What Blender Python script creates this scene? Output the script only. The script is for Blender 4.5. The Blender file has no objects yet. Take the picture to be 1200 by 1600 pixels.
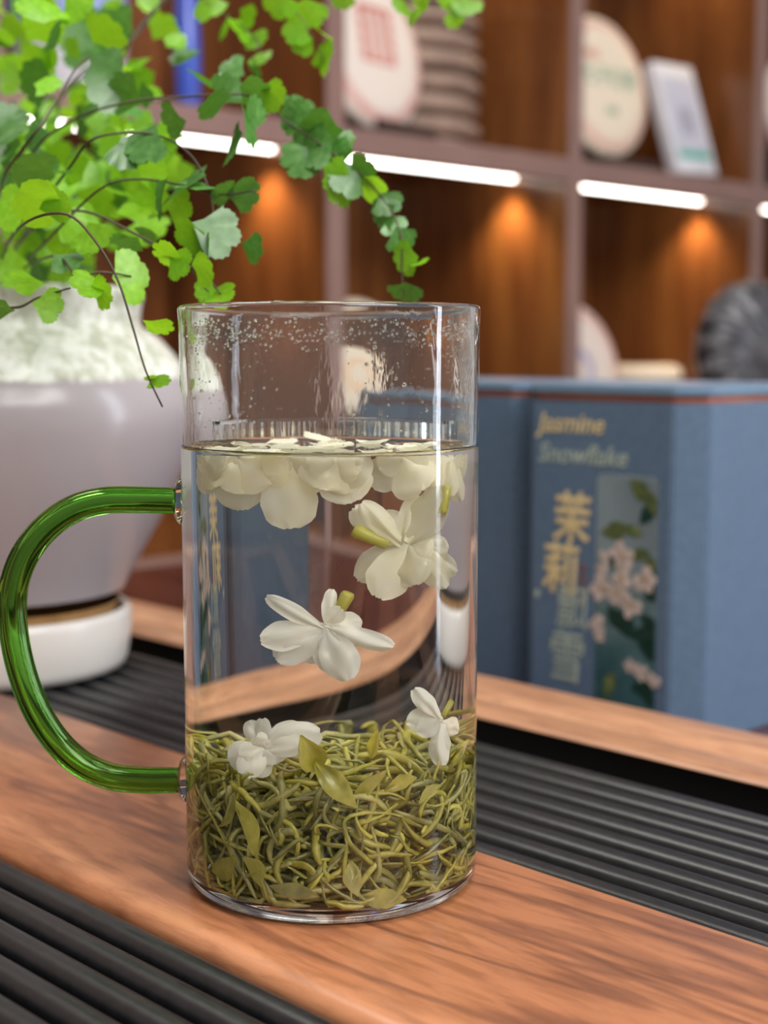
import bpy, bmesh, math, random
from mathutils import Vector, Matrix, noise
random.seed(7)
SC = bpy.context.scene
PI = math.pi
# ------------------------------------------------------------------ camera
F = 2300.0                       # focal length in pixels of the 1200x1600 frame
PITCH = math.atan(254/2300.0)
CAMH = 0.143
cd = bpy.data.cameras.new('camera'); cam = bpy.data.objects.new('camera', cd); SC.collection.objects.link(cam)
cam.location = (0, 0, CAMH); cam.rotation_euler = (PI/2-PITCH, 0, 0)
cd.sensor_fit = 'VERTICAL'; cd.sensor_height = 36; cd.lens = F/1600*36
cd.clip_start = 0.01; cd.clip_end = 50
cd.dof.use_dof = True; cd.dof.focus_distance = 0.372; cd.dof.aperture_fstop = (cd.lens/1000)/0.0048
SC.camera = cam
# ------------------------------------------------------------------ world, lamps, exposure
W = bpy.data.worlds.new('room_light'); SC.world = W; W.use_nodes = True
W.node_tree.nodes['Background'].inputs[0].default_value = (1.0, 0.97, 0.95, 1)
W.node_tree.nodes['Background'].inputs[1].default_value = 0.40
def area(name, loc, target, sx, sy, power, col):
    d = bpy.data.lights.new(name, 'AREA'); d.shape = 'RECTANGLE'; d.size = sx; d.size_y = sy; d.energy = power; d.color = col
    o = bpy.data.objects.new(name, d); SC.collection.objects.link(o); o.location = loc
    o.rotation_euler = (Vector(target)-Vector(loc)).to_track_quat('-Z', 'Y').to_euler()
area('ceiling_lamp', (0.3, 0.1, 1.75), (0, .5, 0), 0.8, 0.7, 19, (1, .98, .95))
area('ceiling_lamp', (-0.9, 1.0, 1.75), (-.3, .8, 0), 0.6, 0.6, 14, (1, .97, .93))
area('window_daylight', (1.9, 0.42, 0.55), (0, .42, .1), 0.16, 1.6, 12, (.80, .88, 1))
area('window_daylight', (-1.7, 1.05, 0.55), (0, .42, .1), 0.14, 1.4, 6, (.80, .88, 1))
area('front_fill', (1.15, -1.15, 1.55), (0, .5, .05), 1.5, 0.9, 58, (1, .98, .96))  # unseen fill lamp, added to brighten petals and box faces
SC.view_settings.view_transform = 'Standard'; SC.view_settings.look = 'None'
SC.view_settings.exposure = 0.08; SC.view_settings.gamma = 1; SC.view_settings.use_curve_mapping = False
cy = SC.cycles
cy.max_bounces = 18; cy.transmission_bounces = 18; cy.transparent_max_bounces = 16; cy.diffuse_bounces = 4; cy.glossy_bounces = 8
cy.caustics_refractive = True; cy.caustics_reflective = True; cy.sample_clamp_indirect = 6; cy.blur_glossy = 0.3
cy.use_denoising = True

# ------------------------------------------------------------------ frames
cp, sp = math.cos(PITCH), math.sin(PITCH)
def ray(x, y):
    a = (x-600)/F; b = -(y-800)/F
    return Vector((a, cp+b*sp, -sp+b*cp))
def at(x, y, Y):                      # point of the pixel ray at depth Y (metres from the camera)
    d = ray(x, y); k = Y/d.y
    return Vector((0, 0, CAMH))+d*k
TD = Vector((-.6945, .7195, 0)); ND = Vector((.7195, .6945, 0))
ANG = math.atan2(-.7195, .6945)       # local X = -TD, local Y = ND
def L(n, t, z=0): return TD*t+ND*n+Vector((0, 0, z))
MUG = Vector((-.0143, .391, 0)); RO = .0394; RI = .0374; WZ = .1172

# ------------------------------------------------------------------ object helpers
def link(o): SC.collection.objects.link(o)
def thing(name, label, cat, loc=(0, 0, 0), rz=0, group=None):
    o = bpy.data.objects.new(name, None); link(o); o.empty_display_size = .01
    o.location = loc; o.rotation_euler = (0, 0, rz); o['label'] = label; o['category'] = cat
    if group: o['group'] = group
    return o
def tag(o, label, cat, group=None, kind=None):
    o['label'] = label; o['category'] = cat
    if group: o['group'] = group
    if kind: o['kind'] = kind
    return o
def mesh_obj(name, bm, mat, parent=None, smooth=True, autos=None):
    me = bpy.data.meshes.new(name); bm.to_mesh(me); bm.free()
    for m in (mat if isinstance(mat, (list, tuple)) else [mat]): me.materials.append(m)
    if smooth:
        for p in me.polygons: p.use_smooth = True
        if autos: me.set_sharp_from_angle(angle=autos)
    o = bpy.data.objects.new(name, me); link(o)
    if parent: o.parent = parent
    return o
def box_bm(x0, x1, y0, y1, z0, z1, bev=0, seg=2, bm=None):
    b = bmesh.new()
    g = bmesh.ops.create_cube(b, size=1)
    bmesh.ops.scale(b, vec=(x1-x0, y1-y0, z1-z0), verts=b.verts)
    bmesh.ops.translate(b, vec=((x0+x1)/2, (y0+y1)/2, (z0+z1)/2), verts=b.verts)
    if bev: bmesh.ops.bevel(b, geom=b.edges[:], offset=bev, segments=seg, affect='EDGES', profile=.5)
    if bm is None: return b
    me = bpy.data.meshes.new('tmp'); b.to_mesh(me); b.free(); bm.from_mesh(me); bpy.data.meshes.remove(me); return bm
def lathe_bm(prof, n=96, bm=None, M=None, mat=0):
    bm = bm or bmesh.new(); rings = []
    for r, z in prof:
        if r < 1e-7: ring = [bm.verts.new((0, 0, z))]
        else: ring = [bm.verts.new((r*math.cos(2*PI*i/n), r*math.sin(2*PI*i/n), z)) for i in range(n)]
        rings.append(ring)
    for a, b in zip(rings, rings[1:]):
        for i in range(n):
            j = (i+1) % n
            if len(a) == 1 and len(b) == 1: continue
            if len(a) == 1: f = bm.faces.new((a[0], b[j], b[i]))
            elif len(b) == 1: f = bm.faces.new((a[i], a[j], b[0]))
            else: f = bm.faces.new((a[i], a[j], b[j], b[i]))
            f.material_index = mat
    if M is not None: bm.transform(M)
    return bm
def smooth_path(pts, k=6):
    P = [Vector(p) for p in pts]; out = []
    for i in range(len(P)-1):
        p0 = P[max(i-1, 0)]; p1 = P[i]; p2 = P[i+1]; p3 = P[min(i+2, len(P)-1)]
        for j in range(k):
            t = j/k
            out.append(.5*((2*p1)+(p2-p0)*t+(2*p0-5*p1+4*p2-p3)*t*t+(3*p1-p0-3*p2+p3)*t**3))
    out.append(P[-1]); return out
def tube_bm(pts, rad, n=8, bm=None, flat=1.0, caps=True, twist=0):
    bm = bm or bmesh.new(); rings = []; N = len(pts)
    up = None
    for i, p in enumerate(pts):
        d = (pts[min(i+1, N-1)]-pts[max(i-1, 0)])
        if d.length < 1e-9: d = Vector((0, 0, 1))
        d.normalize()
        if up is None:
            up = Vector((0, 0, 1)) if abs(d.z) < .9 else Vector((1, 0, 0))
        a = (up-d*up.dot(d)).normalized(); b = d.cross(a); up = a
        r = rad(i/(N-1)) if callable(rad) else rad
        th = twist*i/(N-1)
        A = a*math.cos(th)+b*math.sin(th); B = b*math.cos(th)-a*math.sin(th)
        rings.append([bm.verts.new(p+A*(r*math.cos(2*PI*k/n))+B*(r*flat*math.sin(2*PI*k/n))) for k in range(n)])
    for a, b in zip(rings, rings[1:]):
        for k in range(n): bm.faces.new((a[k], a[(k+1) % n], b[(k+1) % n], b[k]))
    if caps:
        bm.faces.new(list(reversed(rings[0]))); bm.faces.new(rings[-1])
    return bm
def extrude_profile(prof, x0, x1, segs=1):     # closed (y,z) profile swept along local X
    bm = bmesh.new(); rings = []
    for s in range(segs+1):
        x = x0+(x1-x0)*s/segs
        rings.append([bm.verts.new((x, y, z)) for y, z in prof])
    n = len(prof)
    for a, b in zip(rings, rings[1:]):
        for k in range(n): bm.faces.new((a[k], a[(k+1) % n], b[(k+1) % n], b[k]))
    bm.faces.new(list(reversed(rings[0]))); bm.faces.new(rings[-1])
    bmesh.ops.recalc_face_normals(bm, faces=bm.faces)
    return bm

# ------------------------------------------------------------------ materials
def mat(name):
    m = bpy.data.materials.new(name); m.use_nodes = True; nt = m.node_tree
    for n in list(nt.nodes): nt.nodes.remove(n)
    out = nt.nodes.new('ShaderNodeOutputMaterial'); return m, nt, out
def srgb(r, g, b):
    f = lambda c: (c/255/12.92) if c/255 <= .04045 else ((c/255+.055)/1.055)**2.4
    return (f(r), f(g), f(b), 1)
def nd(nt, t, **kw):
    n = nt.nodes.new(t)
    for k, v in kw.items(): setattr(n, k, v)
    return n
def coords(nt, kind='Object', scale=(1, 1, 1)):
    tc = nd(nt, 'ShaderNodeTexCoord'); mp = nd(nt, 'ShaderNodeMapping'); mp.inputs['Scale'].default_value = scale
    nt.links.new(tc.outputs[kind], mp.inputs[0]); return mp.outputs[0]
def ramp(nt, fac, stops):
    r = nd(nt, 'ShaderNodeValToRGB'); e = r.color_ramp.elements
    e[0].position, e[0].color = stops[0]; e[1].position, e[1].color = stops[-1]
    for p, c in stops[1:-1]: x = e.new(p); x.color = c
    nt.links.new(fac, r.inputs[0]); return r.outputs[0]
def noise_tex(nt, vec, scale, detail=4, rough=.5, dist=0):
    n = nd(nt, 'ShaderNodeTexNoise'); n.inputs['Scale'].default_value = scale; n.inputs['Detail'].default_value = detail
    n.inputs['Roughness'].default_value = rough; n.inputs['Distortion'].default_value = dist
    nt.links.new(vec, n.inputs['Vector']); return n.outputs[0]
def plain(name, col, rough=.5, col2=None, nscale=40, bump=0, metal=0, spec=.5, coat=0, sub=0, stretch=(1, 1, 1)):
    m, nt, out = mat(name); b = nd(nt, 'ShaderNodeBsdfPrincipled')
    v = coords(nt, 'Object', stretch); f = noise_tex(nt, v, nscale)
    c2 = col2 or tuple(min(1, x*1.12) for x in col[:3])+(1,)
    nt.links.new(ramp(nt, f, [(.35, col), (.65, c2)]), b.inputs['Base Color'])
    b.inputs['Roughness'].default_value = rough; b.inputs['Metallic'].default_value = metal
    b.inputs['Specular IOR Level'].default_value = spec; b.inputs['Coat Weight'].default_value = coat
    if bump:
        bp = nd(nt, 'ShaderNodeBump'); bp.inputs['Strength'].default_value = bump; bp.inputs['Distance'].default_value = .001
        nt.links.new(f, bp.inputs['Height']); nt.links.new(bp.outputs[0], b.inputs['Normal'])
    nt.links.new(b.outputs[0], out.inputs[0]); return m
def wood(name, dark, mid, light, stretch, sc=1.0, rough=.4, line=.5, spec=.5):
    m, nt, out = mat(name); b = nd(nt, 'ShaderNodeBsdfPrincipled')
    v = coords(nt, 'Object', stretch)
    big = noise_tex(nt, v, 9*sc, 3, .5, 1.2)
    fine = noise_tex(nt, v, 90*sc, 6, .65, .3)
    wv = nd(nt, 'ShaderNodeMath', operation='MULTIPLY'); wv.inputs[1].default_value = 14
    nt.links.new(big, wv.inputs[0])
    fr = nd(nt, 'ShaderNodeMath', operation='SINE'); nt.links.new(wv.outputs[0], fr.inputs[0])
    mr = nd(nt, 'ShaderNodeMapRange'); mr.inputs[1].default_value = -1; nt.links.new(fr.outputs[0], mr.inputs[0])
    c = ramp(nt, mr.outputs[0], [(0, light), (.7, mid), (1, mid)])
    vein = ramp(nt, mr.outputs[0], [(.93, (0, 0, 0, 1)), (1, (1, 1, 1, 1))])
    mx0 = nd(nt, 'ShaderNodeMix', data_type='RGBA'); mx0.inputs['B'].default_value = dark
    vs = nd(nt, 'ShaderNodeMath', operation='MULTIPLY'); vs.inputs[1].default_value = line; nt.links.new(vein, vs.inputs[0])
    nt.links.new(vs.outputs[0], mx0.inputs['Factor']); nt.links.new(c, mx0.inputs['A'])
    g = ramp(nt, fine, [(.38, (.68, .63, .60, 1)), (.56, (1.08, 1.07, 1.06, 1))])
    mx = nd(nt, 'ShaderNodeMix', data_type='RGBA', blend_type='MULTIPLY'); mx.inputs['Factor'].default_value = .8
    nt.links.new(mx0.outputs['Result'], mx.inputs['A']); nt.links.new(g, mx.inputs['B'])
    nt.links.new(mx.outputs['Result'], b.inputs['Base Color']); b.inputs['Roughness'].default_value = rough
    b.inputs['Specular IOR Level'].default_value = spec
    bp = nd(nt, 'ShaderNodeBump'); bp.inputs['Strength'].default_value = .25; bp.inputs['Distance'].default_value = .0004
    nt.links.new(fine, bp.inputs['Height']); nt.links.new(bp.outputs[0], b.inputs['Normal'])
    nt.links.new(b.outputs[0], out.inputs[0]); return m
def glass(name, col, ior, rough=0, bump=None):
    m, nt, out = mat(name); g = nd(nt, 'ShaderNodeBsdfGlass'); g.inputs['Color'].default_value = col
    g.inputs['IOR'].default_value = ior; g.inputs['Roughness'].default_value = rough
    if bump:
        f = noise_tex(nt, coords(nt, 'Object', bump[1]), bump[0], 3, .6, .5)
        bp = nd(nt, 'ShaderNodeBump'); bp.inputs['Distance'].default_value = .0005
        f2 = noise_tex(nt, coords(nt, 'Object', (1, 1, .6)), 55, 2)
        q = ramp(nt, f2, [(.46, (.03, .03, .03, 1)), (.66, (bump[2],)*3+(1,))]); nt.links.new(q, bp.inputs['Strength'])
        nt.links.new(f, bp.inputs['Height']); nt.links.new(bp.outputs[0], g.inputs['Normal'])
    nt.links.new(g.outputs[0], out.inputs[0]); return m
def emit(name, col, s):
    m, nt, out = mat(name); e = nd(nt, 'ShaderNodeEmission'); e.inputs[0].default_value = col; e.inputs[1].default_value = s
    nt.links.new(e.outputs[0], out.inputs[0]); return m
def leafy(name, c1, c2, trans=.35, rough=.45, nscale=60, tcol=None, gloss=.06, see=0):
    m, nt, out = mat(name)
    f = noise_tex(nt, coords(nt, 'Object'), nscale, 4)
    oi = nd(nt, 'ShaderNodeObjectInfo')
    c = ramp(nt, f, [(.3, c1), (.7, c2)])
    hv = nd(nt, 'ShaderNodeHueSaturation'); mr = nd(nt, 'ShaderNodeMapRange'); mr.inputs[3].default_value = .72; mr.inputs[4].default_value = 1.3
    nt.links.new(oi.outputs['Random'], mr.inputs[0]); nt.links.new(mr.outputs[0], hv.inputs['Value']); nt.links.new(c, hv.inputs['Color'])
    d = nd(nt, 'ShaderNodeBsdfDiffuse'); t = nd(nt, 'ShaderNodeBsdfTranslucent'); g = nd(nt, 'ShaderNodeBsdfGlossy'); g.inputs['Roughness'].default_value = rough
    nt.links.new(hv.outputs[0], d.inputs[0])
    if tcol: t.inputs[0].default_value = tcol
    else: nt.links.new(hv.outputs[0], t.inputs[0])
    m1 = nd(nt, 'ShaderNodeMixShader'); m1.inputs[0].default_value = trans; nt.links.new(d.outputs[0], m1.inputs[1]); nt.links.new(t.outputs[0], m1.inputs[2])
    m2 = nd(nt, 'ShaderNodeMixShader'); m2.inputs[0].default_value = gloss; nt.links.new(m1.outputs[0], m2.inputs[1]); nt.links.new(g.outputs[0], m2.inputs[2])
    last = m2
    if see:
        tr = nd(nt, 'ShaderNodeBsdfTransparent'); m3 = nd(nt, 'ShaderNodeMixShader'); m3.inputs[0].default_value = see
        nt.links.new(m2.outputs[0], m3.inputs[1]); nt.links.new(tr.outputs[0], m3.inputs[2]); last = m3
    nt.links.new(last.outputs[0], out.inputs[0]); return m

M_walnut = wood('oiled walnut', srgb(98, 60, 46), srgb(166, 108, 74), srgb(190, 130, 92), (.42, 2.4, 2.4), 1.0, .28, .6)
M_rail = wood('pale walnut rail', srgb(130, 90, 66), srgb(176, 128, 96), srgb(192, 144, 110), (.3, 3, 3), 1.2, .34, .3)
M_cab = wood('brown cabinet veneer', srgb(76, 44, 24), srgb(118, 72, 38), srgb(134, 86, 44), (1, 1, .1), .8, .24, .35)
M_frame = plain('taupe cabinet edging', srgb(128, 98, 90), .45, srgb(138, 106, 97), 12)
M_table = wood('dark red table', srgb(50, 24, 24), srgb(86, 46, 44), srgb(100, 56, 52), (.4, 2, 2), .5, .22, .4)
M_bar = plain('matt black bar', srgb(25, 25, 27), .30, srgb(32, 32, 34), 300, .05, spec=.5)
M_pan = plain('black drip pan', srgb(9, 9, 10), .6)
M_floor = plain('grey floor tile', srgb(120, 112, 106), .4, srgb(132, 124, 118), 3)
M_wall = plain('warm wall paint', srgb(150, 130, 115), .8)
M_led = emit('led diffuser', (1, .93, .84, 1), 9)
M_glass = glass('clear glass', (.995, 1, .995, 1), 1.47)
M_glass_in = glass('clear glass misted inside', (.995, 1, .995, 1), 1.47, 0, (150, (1, 1, .30), .55))
M_iface = glass('water against glass', (1, 1, .99, 1), 1.333/1.47)
M_water = glass('water surface', (1, 1, 1, 1), 1.333)
M_green = glass('green glass', (.44, .70, .30, 1), 1.47)
M_bore = glass('green glass bore', (.84, .94, .70, 1), 1.47)
M_petal = leafy('jasmine petal', srgb(250, 248, 232), srgb(255, 254, 246), .30, .3, 120, srgb(255, 252, 232), .05, .05)
M_petal_y = leafy('steeped jasmine petal', srgb(250, 245, 214), srgb(255, 252, 236), .45, .3, 160, srgb(255, 250, 214), .05, .08)
M_calyx = leafy('jasmine tube', srgb(196, 190, 70), srgb(214, 208, 110), .3, .3, 60)
M_tea = [leafy('tea leaf olive', srgb(150, 144, 42), srgb(204, 194, 88), .25, .35, 260, None, .09),
         leafy('tea leaf yellow', srgb(186, 176, 54), srgb(228, 218, 108), .3, .35, 220, None, .09),
         leafy('tea leaf grey', srgb(142, 138, 66), srgb(204, 196, 120), .22, .35, 220, None, .09)]
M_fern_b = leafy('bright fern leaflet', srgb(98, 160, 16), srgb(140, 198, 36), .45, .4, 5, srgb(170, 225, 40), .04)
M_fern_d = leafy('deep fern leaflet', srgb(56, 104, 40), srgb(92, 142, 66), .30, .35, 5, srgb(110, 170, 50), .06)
M_stem = plain('dark fern stem', srgb(52, 40, 30), .5, srgb(80, 66, 44), 50)

# ------------------------------------------------------------------ setting
fl = mesh_obj('floor', box_bm(-4, 4, -3, 4, -.80, -.78), M_floor, smooth=False); fl['kind'] = 'structure'
bw = mesh_obj('wall_back', box_bm(-1.72, -1.60, -3, 4.5, -.78, 1.9), M_wall, smooth=False); bw['kind'] = 'structure'; bw.rotation_euler = (0, 0, ANG)

# tea table, top z=-.035
tb = thing('tea_table', 'dark reddish wooden table under the tea tray and gift boxes', 'table', (0, 0, 0), ANG)
mesh_obj('table_top', box_bm(-1.0, .75, -.35, 1.85, -.075, -.035, .003), M_table, tb, autos=.6)
for x in (-.92, .67):
    for y in (-.27, 1.77): mesh_obj('leg', box_bm(x-.035, x+.035, y-.035, y+.035, -.78, -.0745, .004), M_table, tb, autos=.6)

# tea tray
tr = thing('tea_tray', 'long walnut tea tray with black slatted drip bars', 'tea tray', (0, 0, 0), ANG)
X0, X1 = -.95, .30
def strip_profile(y0, y1, z0, z1, r, rz=None, k=7):
    rz = rz or r
    p = [(y0, z0), (y1, z0)]
    p += [(y1-r+r*math.sin(PI/2*(1-i/k)), z1-rz+rz*math.cos(PI/2*(1-i/k))) for i in range(k+1)]
    p += [(y0+r-r*math.sin(PI/2*i/k), z1-rz+rz*math.cos(PI/2*i/k)) for i in range(k+1)]
    return p
mesh_obj('centre_plank', extrude_profile(strip_profile(.2085, .3075, -.022, 0, .006, .005), X0+.01, X1-.01, 6), M_walnut, tr, autos=.9)
bar_me = None
def bar(n):
    global bar_me
    if bar_me is None:
        pr = [(.0043*math.cos(2*PI*i/16), .0040*math.sin(2*PI*i/16)) for i in range(16)]
        o = mesh_obj('drip_bar', extrude_profile(pr, X0+.02, X1-.02), M_bar, tr, autos=.9); bar_me = o.data
    else:
        o = bpy.data.objects.new('drip_bar', bar_me); link(o); o.parent = tr
    o.location = (0, n, -.0062)
for i in range(8): bar(.3139+.0117*i)
for i in range(8): bar(.2030-.0113*i)
mesh_obj('drip_pan', box_bm(X0+.01, X1-.01, .09, .43, -.034, -.026), M_pan, tr, smooth=False)
for y in (.4285, .0875): mesh_obj('pan_side', box_bm(X0+.01, X1-.01, y-.0012, y+.0012, -.0258, -.0037), M_pan, tr, smooth=False)
def rail_prof(a, s):        # moulded rail: overhanging inner bead, groove, higher outer bead;  a = inner edge, s = +1 outward
    def q(y, z): return (a+s*y, z)
    p = [q(.007, -.035), q(.007, -.0035)]
    p += [q(.0105-.0105*math.cos(PI*i/9), -.0022+.0026*math.sin(PI*i/9)) for i in range(9)]
    p += [q(.0235, -.0022), q(.026, -.0009)]
    p += [q(.0395-.0125*math.cos(PI*i/9), .0000-.0008+.0022*math.sin(PI*i/9)) for i in range(1, 10)]
    p += [q(.054, -.004), q(.054, -.035)]
    return p
mesh_obj('moulded_rail', extrude_profile(rail_prof(.4235, 1), X0, X1, 4), M_rail, tr, autos=1.0)
mesh_obj('moulded_rail', extrude_profile(rail_prof(.0925, -1), X0, X1, 4), M_rail, tr, autos=1.0)
mesh_obj('end_rail', box_bm(X0-.03, X0+.005, .05, .466, -.035, .003, .004), M_rail, tr, autos=.6)
mesh_obj('end_rail', box_bm(X1-.005, X1+.03, .05, .466, -.035, .003, .004), M_rail, tr, autos=.6)

# ------------------------------------------------------------------ display cabinet
CF, CB = -1.2226, -1.53
cab = thing('display_cabinet', 'tall brown wooden display cabinet with lit open compartments', 'cabinet', (0, 0, 0), ANG)
posts = [-.15, .27, .690, 1.108, 1.525, 1.960, 2.39, 2.81]
zs = [-.50, -.07, .387, .83, 1.27]
mesh_obj('back_panel', box_bm(CB-.015, CB, posts[0], posts[-1], -.78, 1.30), M_cab, cab, smooth=False)
for n in posts:
    mesh_obj('divider', box_bm(CB, CF-.004, n-.011, n+.011, -.78, 1.30), M_cab, cab, smooth=False)
    mesh_obj('divider_edging', box_bm(CF-.004, CF, n-.0135, n+.0135, -.78, 1.30, .001), M_frame, cab, smooth=False)
for z in zs:
    for a, b in zip(posts, posts[1:]):
        mesh_obj('shelf', box_bm(CB, CF-.006, a+.011, b-.011, z-.008, z), M_cab, cab, smooth=False)
        mesh_obj('shelf_lip', box_bm(CF-.02, CF-.0005, a+.0136, b-.0136, z-.029, z+.0005, .001), M_frame, cab, smooth=False)
        if z > 0:
            ls = mesh_obj('light_strip', tube_bm([Vector((-1.32, a+.012, z-.0155)), Vector((-1.32, b-.012, z-.0155))], .0052, 12), M_led, cab)
            if z < 1 and -.2 < b and b < 2.5:
                d_ = bpy.data.lights.new('warm_spot', 'SPOT'); d_.energy = 2.5; d_.color = (1, .74, .42); d_.spot_size = 1.9; d_.spot_blend = 1; d_.shadow_soft_size = .012  # added spot, makes the warm glow at the end of the strip
                o_ = bpy.data.objects.new('warm_spot', d_); link(o_); o_.parent = cab; o_.location = (-1.32, b-.035, z-.026)

# ------------------------------------------------------------------ glass mug
mug = thing('glass_mug', 'tall clear glass mug with green glass handle holding jasmine tea', 'mug', MUG)
def arc(cx, cz, r, a0, a1, k, ry=None): return [(cx+r*math.cos(math.radians(a0+(a1-a0)*i/k)), cz+(ry or r)*math.sin(math.radians(a0+(a1-a0)*i/k))) for i in range(k+1)]
prof_out = [(0, .0010), (.030, .0009), (.0345, .0004)]+arc(RO-.0042, .0042, .0042, -90, 0, 8)+[(RO, .03), (RO, .08), (RO, .12), (RO+.0001, .1485)]
prof_out += arc((RO+RI)/2+.0001, .1532, (RO-RI)/2+.0003, 0, 180, 10)
prof_in = [(prof_out[-1][0], prof_out[-1][1]), (RI, .1495), (RI, .140), (RI, .130), (RI, WZ+.0011)]
bm = lathe_bm(prof_out, 160)
mesh_obj('outer_wall', bm, M_glass, mug, autos=1.2)
bm = lathe_bm(prof_in, 160)
mesh_obj('inner_wall', bm, M_glass_in, mug)
# handle
hp = [(279, 783), (260, 782), (215, 781), (165, 782), (118, 794), (75, 822), (42, 862), (24, 905), (19, 950), (24, 1005), (38, 1062), (60, 1115), (92, 1162), (130, 1195), (175, 1214), (225, 1219), (260, 1219), (279, 1219)]
HY = .391
hpts = smooth_path([at(x, y, HY)-MUG for x, y in hp], 6)
mesh_obj('handle', tube_bm(hpts, lambda t: .0034+.0005*math.sin(PI*t), 28), M_green, mug)
bm = tube_bm(hpts[1:-1], .0021, 20); bmesh.ops.reverse_faces(bm, faces=bm.faces)
mesh_obj('handle_bore', bm, M_bore, mug)
for (x, y) in ((291, 783), (291, 1217)):
    bm = bmesh.new(); bmesh.ops.create_uvsphere(bm, u_segments=24, v_segments=16, radius=1)
    bmesh.ops.scale(bm, vec=(.0026, .0048, .0064), verts=bm.verts)
    p = at(x, y, HY)-MUG; r = math.hypot(p.x, p.y); bmesh.ops.translate(bm, vec=Vector((-RO-.0002, 0, p.z)), verts=bm.verts)
    o = mesh_obj('handle_joint', bm, M_glass, mug); o['label'] = 'clear glass blob'
# strainer of glass teeth at the back of the inner wall
def arcbox(r0, r1, a0, a1, z0, z1, k=1, bm=None):
    bm = bm or bmesh.new(); R = []
    for i in range(k+1):
        a = a0+(a1-a0)*i/k
        R.append([bm.verts.new((r*math.cos(a), r*math.sin(a), z)) for r, z in ((r0, z0), (r1, z0), (r1, z1), (r0, z1))])
    for A, B in zip(R, R[1:]):
        for q in range(4): bm.faces.new((A[q], A[(q+1) % 4], B[(q+1) % 4], B[q]))
    bm.faces.new(R[0][::-1]); bm.faces.new(R[-1]); bmesh.ops.recalc_face_normals(bm, faces=bm.faces); return bm
A0, A1 = math.radians(22), math.radians(158)
mesh_obj('strainer_rim', arcbox(.0335, .0370, A0, A1, .1228, .1237, 40), M_glass, mug, smooth=False)
NT = 26
for i in range(NT):
    a = A0+(A1-A0)*(i+.5)/NT; w = (A1-A0)/NT*.27
    mesh_obj('strainer_tooth', arcbox(.0342, .0366, a-w, a+w, .1183, .12275), M_glass, mug, smooth=False)
# condensation
bm = bmesh.new()
def drop(a, z, r):
    M = Matrix.Translation((math.cos(a)*(RI-r*.55), math.sin(a)*(RI-r*.55), z)) @ Matrix.Diagonal((r, r, r*random.uniform(.9, 1.3), 1))
    bmesh.ops.create_icosphere(bm, subdivisions=2 if r > .0003 else 1, radius=1, matrix=M)
for i in range(950):
    a = random.uniform(0, 2*PI); q = random.random()
    if q < .62: z = .1505-abs(random.gauss(0, .0030)); r = random.uniform(.00012, .0004)
    elif q < .85:
        a = random.choice((0, PI))+random.gauss(0, .55); z = random.uniform(.120, .150); r = random.uniform(.0001, .0003)
    else: z = random.uniform(.120, .150); r = random.uniform(.00012, .00042)
    drop(a, z, r)
for x, z in ((.012, .1435), (.014, .142), (.0115, .140), (.0135, .1385), (.016, .1375), (.010, .1395), (.017, .136), (.019, .1345), (.0105, .1425)):
    drop(-math.acos(x/RI), z, random.uniform(.0004, .00062))
o = mesh_obj('condensation_droplets', bm, M_water, mug); o['kind'] = 'stuff'; o['label'] = 'tiny water droplets inside the rim'

# ------------------------------------------------------------------ water
bm = lathe_bm([(0, .0036), (.031, .0036)]+arc(RI-.0034, .0072, .0034, -90, 0, 7)+[(RI, .03), (RI, .07), (RI, WZ+.0011)], 160, mat=0)
lathe_bm([(RI, WZ+.0011), (RI-.0005, WZ+.0005), (RI-.0012, WZ+.0002), (RI-.0026, WZ), (.02, WZ), (0, WZ)], 160, bm=bm, mat=1)
tag(mesh_obj('tea_water', bm, [M_iface, M_water]), 'clear water filling the glass mug almost to the strainer', 'water', kind='stuff').location = MUG

# point inside the water seen at a pixel, at depth Y
def refr(d, n, eta):
    c = -d.dot(n); k = 1-eta*eta*(1-c*c)
    return (d*eta+n*(eta*c-math.sqrt(max(k, 0)))).normalized()
def cyl_hit(o, d, r):
    ox, oy = o.x-MUG.x, o.y-MUG.y
    a = d.x**2+d.y**2; b = 2*(ox*d.x+oy*d.y); c = ox*ox+oy*oy-r*r; D = b*b-4*a*c
    if D < 0: return None
    return (-b-math.sqrt(D))/(2*a)
def inw(px, py, Y):
    o = Vector((0, 0, CAMH)); d = ray(px, py).normalized()
    for r, e in ((RO, 1/1.47), (RI, 1.47/1.333)):
        t = cyl_hit(o, d, r)
        if t is None: return at(px, py, Y)
        o = o+d*t; n = Vector((o.x-MUG.x, o.y-MUG.y, 0)).normalized(); d = refr(d, n, e)
    k = (Y-o.y)/d.y
    return o+d*k
def clampr(p, rmax=.0365, zmax=WZ-.0006):
    q = Vector((p.x-MUG.x, p.y-MUG.y, 0))
    if q.length > rmax: q *= rmax/q.length
    return Vector((MUG.x+q.x, MUG.y+q.y, min(p.z, zmax)))

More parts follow.
